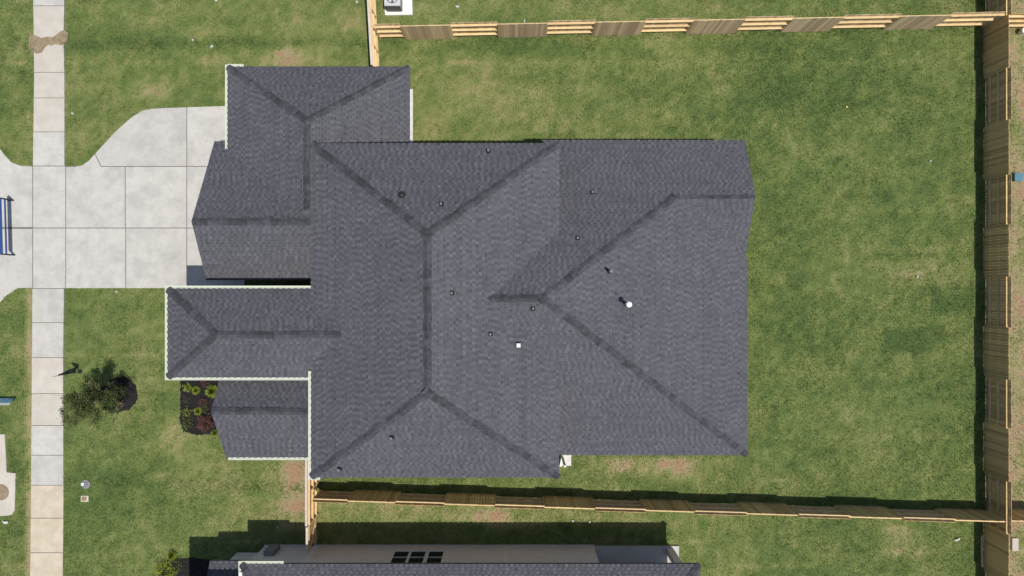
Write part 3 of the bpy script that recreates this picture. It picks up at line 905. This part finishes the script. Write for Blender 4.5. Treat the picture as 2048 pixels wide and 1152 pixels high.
# spurs east of the rear fence
c0 = at2(2022, 32, FH); fence('short timber fence spur leaving the top right corner eastwards', c0, (c0[0] + 5, c0[1] + .02), [0.02, 2.44, 4.9], 'RR', -1)
c0 = at2(2022, 1041, FH); fence('short timber fence spur leaving the bottom right corner eastwards', c0, (c0[0] + 5, c0[1] - .1), [0.02, 2.44, 4.9], 'BR', 1)
# front returns (boards to the street, rails to the yard)
c0, c1 = at2(618, 918, FH), at2(618, 1052, FH)
L0 = c0[1] - c1[1]
fence('timber fence return with pale cap board between the big house and the neighbouring wall', (c0[0], c0[1]), (c1[0], c1[1]), [0, L0 / 2, L0], 'RR', 1, cap=True)
c0, c1 = at2(749, 130, FH), at2(738, -60, FH)
L1 = (Vector(c0) - Vector(c1)).length
fence('timber fence return with pale cap board above the upper left wing of the big house', c0, c1, [0, 1.1, 1.1 + (L1 - 1.1) / 2, L1], 'RRR', -1, cap=True)
# gate beside the neighbour
gate = empty('timber_gate', (*at2(618, 1053, FH), 0), -PI / 2, 'narrow timber gate with diagonal brace beside the neighbouring wall', 'gate')
GL = 1.35
for i in range(9): inst('board', board_me('wood_board', FH - .06, .15), gate, (.03 + .15 * (i + .5), -.12, .05))
for z in (.4, 1.5): MB().box(.03, GL, -.1, -.06, z, z + .09).build('rail', 'wood_rail', gate)
MB().bar((.08, -.055, .45), (GL - .05, -.055, 1.52), .04, .09).build('brace', 'wood_rail', gate)
MB().box(.03, GL + .03, -.15, -.04, FH + .01, FH + .04).build('cap_board', 'wood_cap', gate)
MB().box(GL - .2, GL - .1, -.06, -.02, 1.0, 1.15).build('latch', 'dark_metal', gate)

# ------------------------------------------------------------------ planting
def leaves_mesh(name, material, centers, size, tones, flat=0.4, aspect=.5, seed=0):
    rg = np.random.default_rng(seed)
    n = len(centers)
    d = rg.normal(size=(n, 3)); d[:, 2] *= flat; d /= np.linalg.norm(d, axis=1)[:, None]
    s = np.cross(d, rg.normal(size=(n, 3))); s /= np.linalg.norm(s, axis=1)[:, None]
    L = size * rg.uniform(.6, 1.3, n)[:, None]
    c = np.asarray(centers)
    v = np.stack([c - d * L * .5, c + s * L * aspect * .5, c + d * L * .5, c - s * L * aspect * .5], 1).reshape(-1, 3)
    me = bpy.data.meshes.new(name)
    me.vertices.add(4 * n); me.vertices.foreach_set('co', v.astype(np.float32).ravel())
    me.loops.add(4 * n); me.loops.foreach_set('vertex_index', np.arange(4 * n, dtype=np.int32))
    me.polygons.add(n); me.polygons.foreach_set('loop_start', np.arange(0, 4 * n, 4, dtype=np.int32))
    me.polygons.foreach_set('loop_total', np.full(n, 4, np.int32))
    a = me.attributes.new('dry', 'FLOAT', 'FACE'); a.data.foreach_set('value', np.asarray(tones, np.float32))
    me.materials.append(MATS[material]); me.update(calc_edges=True)
    return me

# young oak on the front lawn
tx, ty = at2(238, 789)
tree = empty('oak_tree', (tx, ty, 0), label='young oak tree with thin olive crown in a dark mulch ring on the front lawn', cat='tree')
tr = MB(); limb_ends = []
trunk = [(0, 0, 0), (.02, .01, .7), (-.02, .02, 1.5), (.02, -.02, 2.4), (-.01, 0, 3.3), (0, .02, 3.9)]
tr.tube(trunk, [.055, .045, .038, .03, .018, .008], 8)
rg = random.Random(3)
for k in range(40):
    z = rg.uniform(0.85, 3.5); a = k * 2.4 + rg.uniform(-.3, .3)
    L = (1.2 - .2 * abs(z - 1.9)) * rg.uniform(.6, 1.12)
    L = max(.3, L * (1 - max(0, z - 2.6) * .45))
    e = (L * math.cos(a), L * math.sin(a), z + L * rg.uniform(.2, .55)); mid = (e[0] * .5, e[1] * .5, z + (e[2] - z) * .6)
    tr.tube([(0, 0, z), mid, e], [.018, .011, .004], 5); limb_ends.append(((0, 0, z), mid, e))
tr.build('trunk', 'bark', tree)
cs, tn = [], []
for o0, mid, e in limb_ends:
    for c in range(rg.randint(5, 8)):
        tt = rg.uniform(.35, 1.08)
        q = [o0[i] + (e[i] - o0[i]) * tt for i in range(3)]
        cc = [q[0] + rg.gauss(0, .1), q[1] + rg.gauss(0, .1), q[2] + rg.gauss(0, .1)]
        base = rg.uniform(.1, .68)
        if rg.random() < .05: base = .95
        for _ in range(48):
            cs.append([cc[0] + rg.gauss(0, .085), cc[1] + rg.gauss(0, .085), cc[2] + rg.gauss(0, .07)]); tn.append(min(1, max(0, base + rg.gauss(0, .18))))
crown = bpy.data.objects.new('crown', leaves_mesh('crown', 'oak_leaf', cs, .075, tn, seed=5)); crown.parent = tree; COL.objects.link(crown)
stake = MB(); sx_, sy_ = at2(226, 845); stake.tube([(sx_ - tx, sy_ - ty, -.02), (sx_ - tx + .5, sy_ - ty + .4, .75)], [.016, .016], 6); stake.build('stake', 'dark_metal', tree)
def chips(mb, poly, n, z):
    xs = [p[0] for p in poly]; ys_2 = [p[1] for p in poly]
    k = 0
    while k < n:
        x, y = random.uniform(min(xs), max(xs)), random.uniform(min(ys_2), max(ys_2))
        if not inpoly(np.array([x]), np.array([y]), poly)[0]: continue
        a = random.uniform(0, PI); L = random.uniform(.03, .09); W = random.uniform(.012, .03); tz = random.uniform(-.4, .4)
        dx, dy = math.cos(a) * L, math.sin(a) * L; ex, ey2 = -math.sin(a) * W, math.cos(a) * W; zz = z + random.uniform(.0, .03)
        mb.poly([(x - dx - ex, y - dy - ey2, zz - tz * L), (x + dx - ex, y + dy - ey2, zz + tz * L), (x + dx + ex, y + dy + ey2, zz + tz * L + .01), (x - dx + ex, y - dy + ey2, zz - tz * L + .01)])
        k += 1
def mulch(label, px, n=900, h=.03):
    poly = [at2(*p) for p in px]; NOGRASS.append(poly)
    b = MB().prism(poly, -.08, h).build('mulch_bed', 'mulch')
    tag(b, label, 'mulch bed', 'dark mulch beds')
    c = MB(); chips(c, poly, n, h); o = c.build('wood_chips', 'mulch', b); tag(o, kind='stuff')
mulch('dark mulch ring round the young oak tree', [(240 + 37 * math.cos(k * PI / 4 + .25) * random.uniform(.94, 1.05), 789 + 37 * math.sin(k * PI / 4 + .25) * random.uniform(.94, 1.05)) for k in range(8)], 700)
mulch('dark planted mulch bed in front of the low front gable', [(362, 742), (470, 742), (470, 862), (430, 868), (392, 869), (368, 862), (361, 846)], 1600)
mulch('dark mulch bed by the neighbouring house at the bottom edge', [(312, 1190), (318, 1140), (328, 1124), (350, 1118), (385, 1116), (420, 1120), (420, 1190)], 900)

def shrub(label, px, py, r, h, material, seed, kind='round', n=420, size=.06):
    x, y = at2(px, py, h * .5)
    r *= 1.25; h *= 1.15
    root = empty('shrub', (x, y, .02), label=label, cat='shrub', group='shrubs in the mulch beds')
    rg = np.random.default_rng(seed)
    st = MB()
    for k in range(6):
        a = k * PI / 3 + .3; st.tube([(0, 0, 0), (r * .35 * math.cos(a), r * .35 * math.sin(a), h * .5), (r * .6 * math.cos(a), r * .6 * math.sin(a), h * .75)], [.012, .008, .004], 5)
    st.build('stem', 'bark', root)
    if kind == 'spiky':
        cs, tn, mb = [], [], MB()
        for k in range(int(n * .8)):
            a = rg.uniform(0, 2 * PI); t_ = rg.uniform(.15, 1); L = r * rg.uniform(.7, 1.15)
            up = h * (1.15 - t_ * .8)
            bx, by = math.cos(a), math.sin(a); wv = rg.uniform(.008, .02)
            e = (bx * L * t_, by * L * t_, up); m1 = (bx * L * t_ * .5, by * L * t_ * .5, up * .72)
            tone = float(np.clip(rg.normal(.55, .2), 0, 1))
            mb.poly([(-by * wv * .6, bx * wv * .6, .02), (by * wv * .6, -bx * wv * .6, .02), (m1[0] + by * wv, m1[1] - bx * wv, m1[2]), (m1[0] - by * wv, m1[1] + bx * wv, m1[2])], tone)
            mb.poly([(m1[0] - by * wv, m1[1] + bx * wv, m1[2]), (m1[0] + by * wv, m1[1] - bx * wv, m1[2]), e], tone)
        mb.build('foliage', material, root, attr='dry')
    else:
        a = rg.normal(size=(n, 3)); a /= np.linalg.norm(a, axis=1)[:, None]
        rr = rg.uniform(.45, 1.05, n)[:, None] * (1 + .25 * np.sin(5 * np.arctan2(a[:, 1], a[:, 0]) + seed))[:, None]
        c = a * rr * np.array([r, r, h * .5]) + np.array([0, 0, h * .55])
        c[:, 2] = np.maximum(c[:, 2], .03)
        tn = np.clip(rg.normal(.5, .2, n) + (a[:, 2] * .15), 0, 1)
        o = bpy.data.objects.new('foliage', leaves_mesh('foliage', material, c, size, tn, seed=seed)); o.parent = root; COL.objects.link(o)
shrub('round pale green shrub in the top left corner of the front mulch bed', 375.5, 775, .19, .3, 'lime_leaf', 1, n=300)
shrub('spiky bright green shrub second in the top row of the front mulch bed', 392, 781, .22, .35, 'lime_leaf', 2, 'spiky')
shrub('largest lime green shrub against the gable in the front mulch bed', 424, 783, .33, .6, 'lime_leaf', 3, 'spiky', n=700)
shrub('dull sage shrub at the left edge of the front mulch bed', 374, 799, .2, .25, 'sage_leaf', 4, n=200, size=.045)
shrub('small reddish shrub in the middle of the front mulch bed', 406, 804, .2, .3, 'red_leaf', 5, n=220)
shrub('yellow green shrub at the lower left of the front mulch bed', 375, 825, .24, .3, 'lime_leaf', 6, n=260, size=.05)
shrub('bright spiky green shrub at the middle right of the front mulch bed', 396, 823, .22, .35, 'lime_leaf', 7, 'spiky')
shrub('dark green shrub right of the middle in the front mulch bed', 410, 817, .2, .3, 'sage_leaf', 8, n=200)
shrub('large russet spiky shrub at the bottom of the front mulch bed', 412, 846, .36, .5, 'red_leaf', 9, n=750, size=.075)
shrub('low dark green shrub at the bottom left of the front mulch bed', 376, 847, .26, .3, 'oak_leaf', 10, n=420)
shrub('lime shrub at the lower right corner of the front mulch bed by the gable', 430, 866, .2, .4, 'lime_leaf', 11, 'spiky')
shrub('brownish shrub at the top of the front mulch bed under the gutter', 411, 766, .16, .3, 'red_leaf', 12, n=160)
shrub('small yellow flowering shrub at the tip of the neighbouring mulch bed', 343, 1112, .26, .4, 'lime_leaf', 13, 'spiky')
shrub('large lime green shrub cut by the bottom edge of the photo', 330, 1143, .5, .6, 'lime_leaf', 14, n=1500)
shrub('dark shrub in the neighbouring mulch bed', 352, 1128, .3, .3, 'oak_leaf', 15, n=400)

# ------------------------------------------------------------------ small things
# condenser on its pad beyond the north fence
pad = MB().prism([at2(770, 30, .1), at2(825, 29, .1), at2(823, -40, .1), at2(764, -40, .1)], -.08, .1).build('concrete_pad', 'white_paint', bevel=.02)
tag(pad, 'white equipment pad beside the top edge', 'pad'); NOGRASS.append([at2(768, 31), at2(826, 31), at2(826, -40), at2(764, -40)])
ax, ay = at2(790, 24, .1)
acu = empty('air_conditioner', (ax, ay, .1), label='grey air conditioner unit on the white pad at the top edge', cat='air conditioner')
MB().box(-.4, .4, 0, .8, .02, .78).build('cabinet', 'ac_case', acu, bevel=.03)
MB().box(-.41, .41, -.01, .81, .782, .82).build('top_panel', 'ac_top', acu, bevel=.02)
m = MB(); m.tube([(0, .4, .821), (0, .4, .826)], [.29, .29], 24); m.build('fan_opening', 'dark_metal', acu)
m = MB()
for k in range(5):
    a = k * 2 * PI / 5
    m.poly([(0, .4, .83), (.27 * math.cos(a), .4 + .27 * math.sin(a), .828), (.27 * math.cos(a + .7), .4 + .27 * math.sin(a + .7), .835)])
m.build('fan', 'ac_top', acu)
m = MB()
for r in (.1, .17, .24, .3):
    pts = [(r * math.cos(k * PI / 12), .4 + r * math.sin(k * PI / 12), .845) for k in range(25)]; m.tube(pts, [.006] * 25, 4)
m.build('grille', 'ac_top', acu)
m = MB()
for k in range(9): m.box(-.36 + k * .085, -.33 + k * .085, -.012, 0, .08, .7)
m.build('louvre', 'dark_metal', acu)

# blue rail barrier standing across the driveway mouth
bx0, by0 = at2(27, 401, 0); bx1, by1 = at2(30, 510, 0)
bar = empty('rail_barrier', (bx0, by0, SLAB_Z), label='blue two rail metal barrier across the driveway at the left edge', cat='barrier')
Lb = by1 - by0; dxb = bx1 - bx0
for k, f in enumerate((0, 1)):
    m = MB(); m.bar((dxb * f, Lb * f, 0), (dxb * f, Lb * f, .95), .07, .07); m.build('post', 'dark_metal', bar)
    m = MB(); m.bar((dxb * f - .28, Lb * f, .02), (dxb * f + .05, Lb * f, .02), .06, .04); m.build('foot', 'dark_metal', bar)
m = MB(); m.bar((0, 0, .92), (dxb, Lb, .92), .14, .05); m.build('top_rail', 'blue_paint', bar)
m = MB(); m.bar((.02, 0, .6), (dxb + .02, Lb, .6), .06, .05); m.build('lower_rail', 'blue_paint', bar)

# yard sign on the verge
sx0, sy0 = at2(34, 795)
sg = empty('yard_sign', (sx0 - .45, sy0, 0), label='blue and white yard sign leaning on the verge at the left edge', cat='sign')
m = MB()
for k in (-.42, .42): m.tube([(k, 0, 0), (k, -.02, .55)], [.012, .012], 6)
m.build('stake', 'dark_metal', sg)
def board(z0, z1, y0, y1, material, name, th=.012):
    m = MB(); P = [(-.45, y0, z0), (.45, y0, z0), (.45, y1, z1), (-.45, y1, z1)]; Q = [(x, y - th, z - th) for x, y, z in P]
    m.poly(P); m.poly(Q[::-1])
    for i in range(4): m.poly([P[i], Q[i], Q[(i + 1) % 4], P[(i + 1) % 4]])
    m.build(name, material, sg)
board(.22, .46, .0, -.20, 'sign_teal', 'picture_panel'); board(.46, .56, -.20, -.29, 'litter', 'header_panel')

# slim dark pole with limp cloth beside the pavement
px_, py_ = at2(160, 743)
fl = empty('banner_pole', (px_, py_, 0), label='slim dark pole with a narrow drooping cloth beside the pavement', cat='banner')
MB().tube([(0, 0, 0), (0, 0, 1.0), (-.02, 0, 2.05)], [.02, .016, .01], 6).build('pole', 'dark_metal', fl)
m = MB()
for k in range(8):
    z0, z1 = .35 + k * .17, .35 + (k + 1) * .17
    f0, f1 = math.sin(k * 1.3) * .03, math.sin((k + 1) * 1.3) * .03
    w0, w1 = .30 - .03 * k, .30 - .03 * (k + 1)
    for s in (0, .012):
        m.poly([(f0, .0 + s, z0), (f0 + .03, w0 + s, z0 - .02), (f1 + .03, w1 + s, z1 - .02), (f1, .0 + s, z1)])
m.build('cloth', 'dark_cloth', fl)
MB().tube([(0, 0, 0), (0, 0, .05)], [.13, .1], 10).build('base', 'dark_metal', fl)

# service covers
mt = empty('meter_box', (*at2(172, 968), 0), label='round grey meter box on the front lawn near the pavement', cat='meter box')
MB().tube([(0, 0, -.05), (0, 0, .05)], [.24, .23], 18).build('ring', 'meter_grey', mt)
MB().tube([(0, 0, .05), (0, 0, .07)], [.19, .17], 18).build('lid', 'vent_lead', mt)
MB().box(-.2, -.06, -.06, .08, .051, .1).build('hinge_flap', 'vent_light', mt)
ml = empty('valve_cover', (*at2(170, 997), 0), label='square cream valve cover just below the round grey meter box', cat='cover')
MB().box(-.2, .2, -.16, .16, -.05, .045).build('frame', 'meter_lid', ml, bevel=.015)
MB().box(-.14, .1, -.1, .11, .046, .06).build('lid', 'mud', ml)
# beyond the rear fence
bk = empty('bucket', (*at2(2040, 66), 0), label='white round bucket behind the rear fence at the top right corner', cat='bucket')
m = MB(); m.tube([(0, 0, 0), (0, 0, .36)], [.13, .15], 20); m.build('body', 'white_paint', bk)
m = MB(); m.tube([(0, 0, .36), (0, 0, .385)], [.165, .16], 20); m.build('lid', 'white_paint', bk)
tb = empty('storage_tub', (*at2(2032.5, 355), 0), label='small teal tub on bare ground behind the rear fence', cat='tub')
MB().box(-.2, .2, -.21, .21, 0, .16).build('body', 'teal_plastic', tb, bevel=.02)
MB().box(-.21, .21, -.22, .22, .162, .19).build('lid', 'teal_plastic', tb, bevel=.01)
pv = MB().box(-.18, .16, -.33, .33, -.03, .09).build('paving_block', 'concrete_warm', bevel=.02); pv.location = (*at2(2029, 1088), 0)
tag(pv, 'pale concrete block lying behind the rear fence near the bottom right corner', 'block')
# white strip of metal leaning on the shaded foot of the rear fence
st = MB(); p = at2(1963.5, 1072, .2); q = at2(1964, 1134, .2); st.bar((*p, .2), (*q, .2), .05, .05)
tag(st.build('plastic_pipe', 'wood_cap'), 'thin pale pipe lying along the foot of the rear fence', 'pipe')

# litter
LIT = [(1913, 1078, .28, .09, 'curved white scrap of litter on the grass at the bottom right', 'litter'),
       (1693, 214, .1, .08, 'tiny yellow scrap of litter in the upper back yard', 'litter_yellow'),
       (1860, 322, .1, .08, 'tiny white scrap of litter in the right part of the back yard', 'litter'),
       (424, 93, .14, .1, 'white scrap of litter on the upper front lawn', 'litter'),
       (386, 80, .12, .08, 'cream scrap of litter on the upper front lawn left of the white scrap', 'litter'),
       (714, 4, .12, .1, 'white scrap of litter at the top edge left of the fence return', 'litter'),
       (915, 13, .2, .08, 'pale scrap of litter beyond the top fence right of the air conditioner', 'litter'),
       (1049, 43, .06, .16, 'upright white scrap of litter against the top fence', 'litter'),
       (1834, 553, .1, .1, 'white scrap of litter on the bare patch of the back yard', 'litter'),
       (146, 227, .1, .08, 'small white scrap of litter beside the upper pavement', 'litter'),
       (234, 583, .1, .08, 'white scrap of litter beside the driveway edge', 'litter'),
       (12, 1043, .3, .12, 'cream scrap of litter below the inlet slab at the left edge', 'litter'),
       (1146, 1041, .1, .1, 'white scrap of litter left of a pair by the neighbouring shadow', 'litter'),
       (1179, 1043, .08, .08, 'white scrap of litter right of a pair by the neighbouring shadow', 'litter'),
       (556, 1054, .08, .08, 'white scrap of litter in the dark shadow of the neighbouring house', 'litter'),
       (433, 1, .12, .08, 'white scrap of litter at the top edge of the front lawn', 'litter')]
for k, (px, py, lx, ly, lab, mt_) in enumerate(LIT):
    m = MB(); a = random.uniform(-.4, .4); n = 5
    for i in range(n):
        x0, x1 = -lx / 2 + lx * i / n, -lx / 2 + lx * (i + 1) / n
        z0, z1 = .03 + .02 * math.sin(i * 1.7 + k), .03 + .02 * math.sin((i + 1) * 1.7 + k)
        y0, y1 = -.15 * lx * math.sin(i / n * PI), -.15 * lx * math.sin((i + 1) / n * PI)
        m.poly([(x0, y0 - ly / 2, z0), (x1, y1 - ly / 2, z1), (x1, y1 + ly / 2, z1 + .015), (x0, y0 + ly / 2, z0 + .015)])
        m.poly([(x0, y0 + ly / 2, z0 + .009), (x1, y1 + ly / 2, z1 + .009), (x1, y1 - ly / 2, z1 - .006), (x0, y0 - ly / 2, z0 - .006)])
    o = m.build('paper_scrap', mt_); o.location = (*at2(px, py), .02); o.rotation_euler = (0, 0, a)
    tag(o, lab, 'litter', 'scraps of litter on the grass')

# ------------------------------------------------------------------ grass
def make_grass(n=620000):
    x = RNG.uniform(-28.5, 28.5, n); y = RNG.uniform(-16.5, 16.5, n)
    keep = np.ones(n, bool)
    wx = .17 * (value_noise(x, y, .22, 31) - .5); wy_ = .17 * (value_noise(x, y, .22, 32) - .5)
    for poly in NOGRASS:
        keep &= ~inpoly(x + RNG.normal(0, .014, n) + wx, y + RNG.normal(0, .014, n) + wy_, poly)
    for poly in HOLES: keep &= ~inpoly(x, y, poly)
    d = dryness(x, y)
    keep &= RNG.random(n) > np.clip((d - .55) * 1.7, 0, .9)
    x, y, d = x[keep], y[keep], d[keep]
    n = len(x)
    d = np.clip(d + RNG.normal(0, .12, n) + np.where(RNG.random(n) < .16, .34, -.03), 0, 1)
    clump = value_noise(x, y, .28, 21)
    h = (.035 + .05 * RNG.random(n)) * (.55 + .9 * clump)
    for (q0, q1) in (NF, (a2_, b2_), (a3, b3)):      # unmown tufts along the fence feet
        q0, q1 = np.array(q0), np.array(q1); u_ = (q1 - q0) / np.linalg.norm(q1 - q0)
        dist = np.abs((x - q0[0]) * -u_[1] + (y - q0[1]) * u_[0])
        near = (dist < .22) & (RNG.random(n) < .6); h = np.where(near, h * 2.4, h)
    ang = RNG.uniform(0, 2 * PI, n); lean = RNG.uniform(.5, 1.5, n) * h; wd = RNG.uniform(.007, .017, n)
    ca, sa = np.cos(ang), np.sin(ang)
    b0 = np.stack([x - sa * wd, y + ca * wd, np.full(n, -.02)], 1)
    b1 = np.stack([x + sa * wd, y - ca * wd, np.full(n, -.02)], 1)
    tp = np.stack([x + ca * lean, y + sa * lean, h], 1)
    v = np.stack([b0, b1, tp], 1).reshape(-1, 3)
    me = bpy.data.meshes.new('grass')
    me.vertices.add(3 * n); me.vertices.foreach_set('co', v.astype(np.float32).ravel())
    me.loops.add(3 * n); me.loops.foreach_set('vertex_index', np.arange(3 * n, dtype=np.int32))
    me.polygons.add(n); me.polygons.foreach_set('loop_start', np.arange(0, 3 * n, 3, dtype=np.int32))
    me.polygons.foreach_set('loop_total', np.full(n, 3, np.int32))
    at_ = me.attributes.new('dry', 'FLOAT', 'FACE'); at_.data.foreach_set('value', d.astype(np.float32))
    me.materials.append(MATS['grass_blade']); me.update(calc_edges=True)
    o = bpy.data.objects.new('grass', me); COL.objects.link(o)
    tag(o, 'short patchy green lawn grass round the houses', 'grass', kind='stuff')
make_grass()
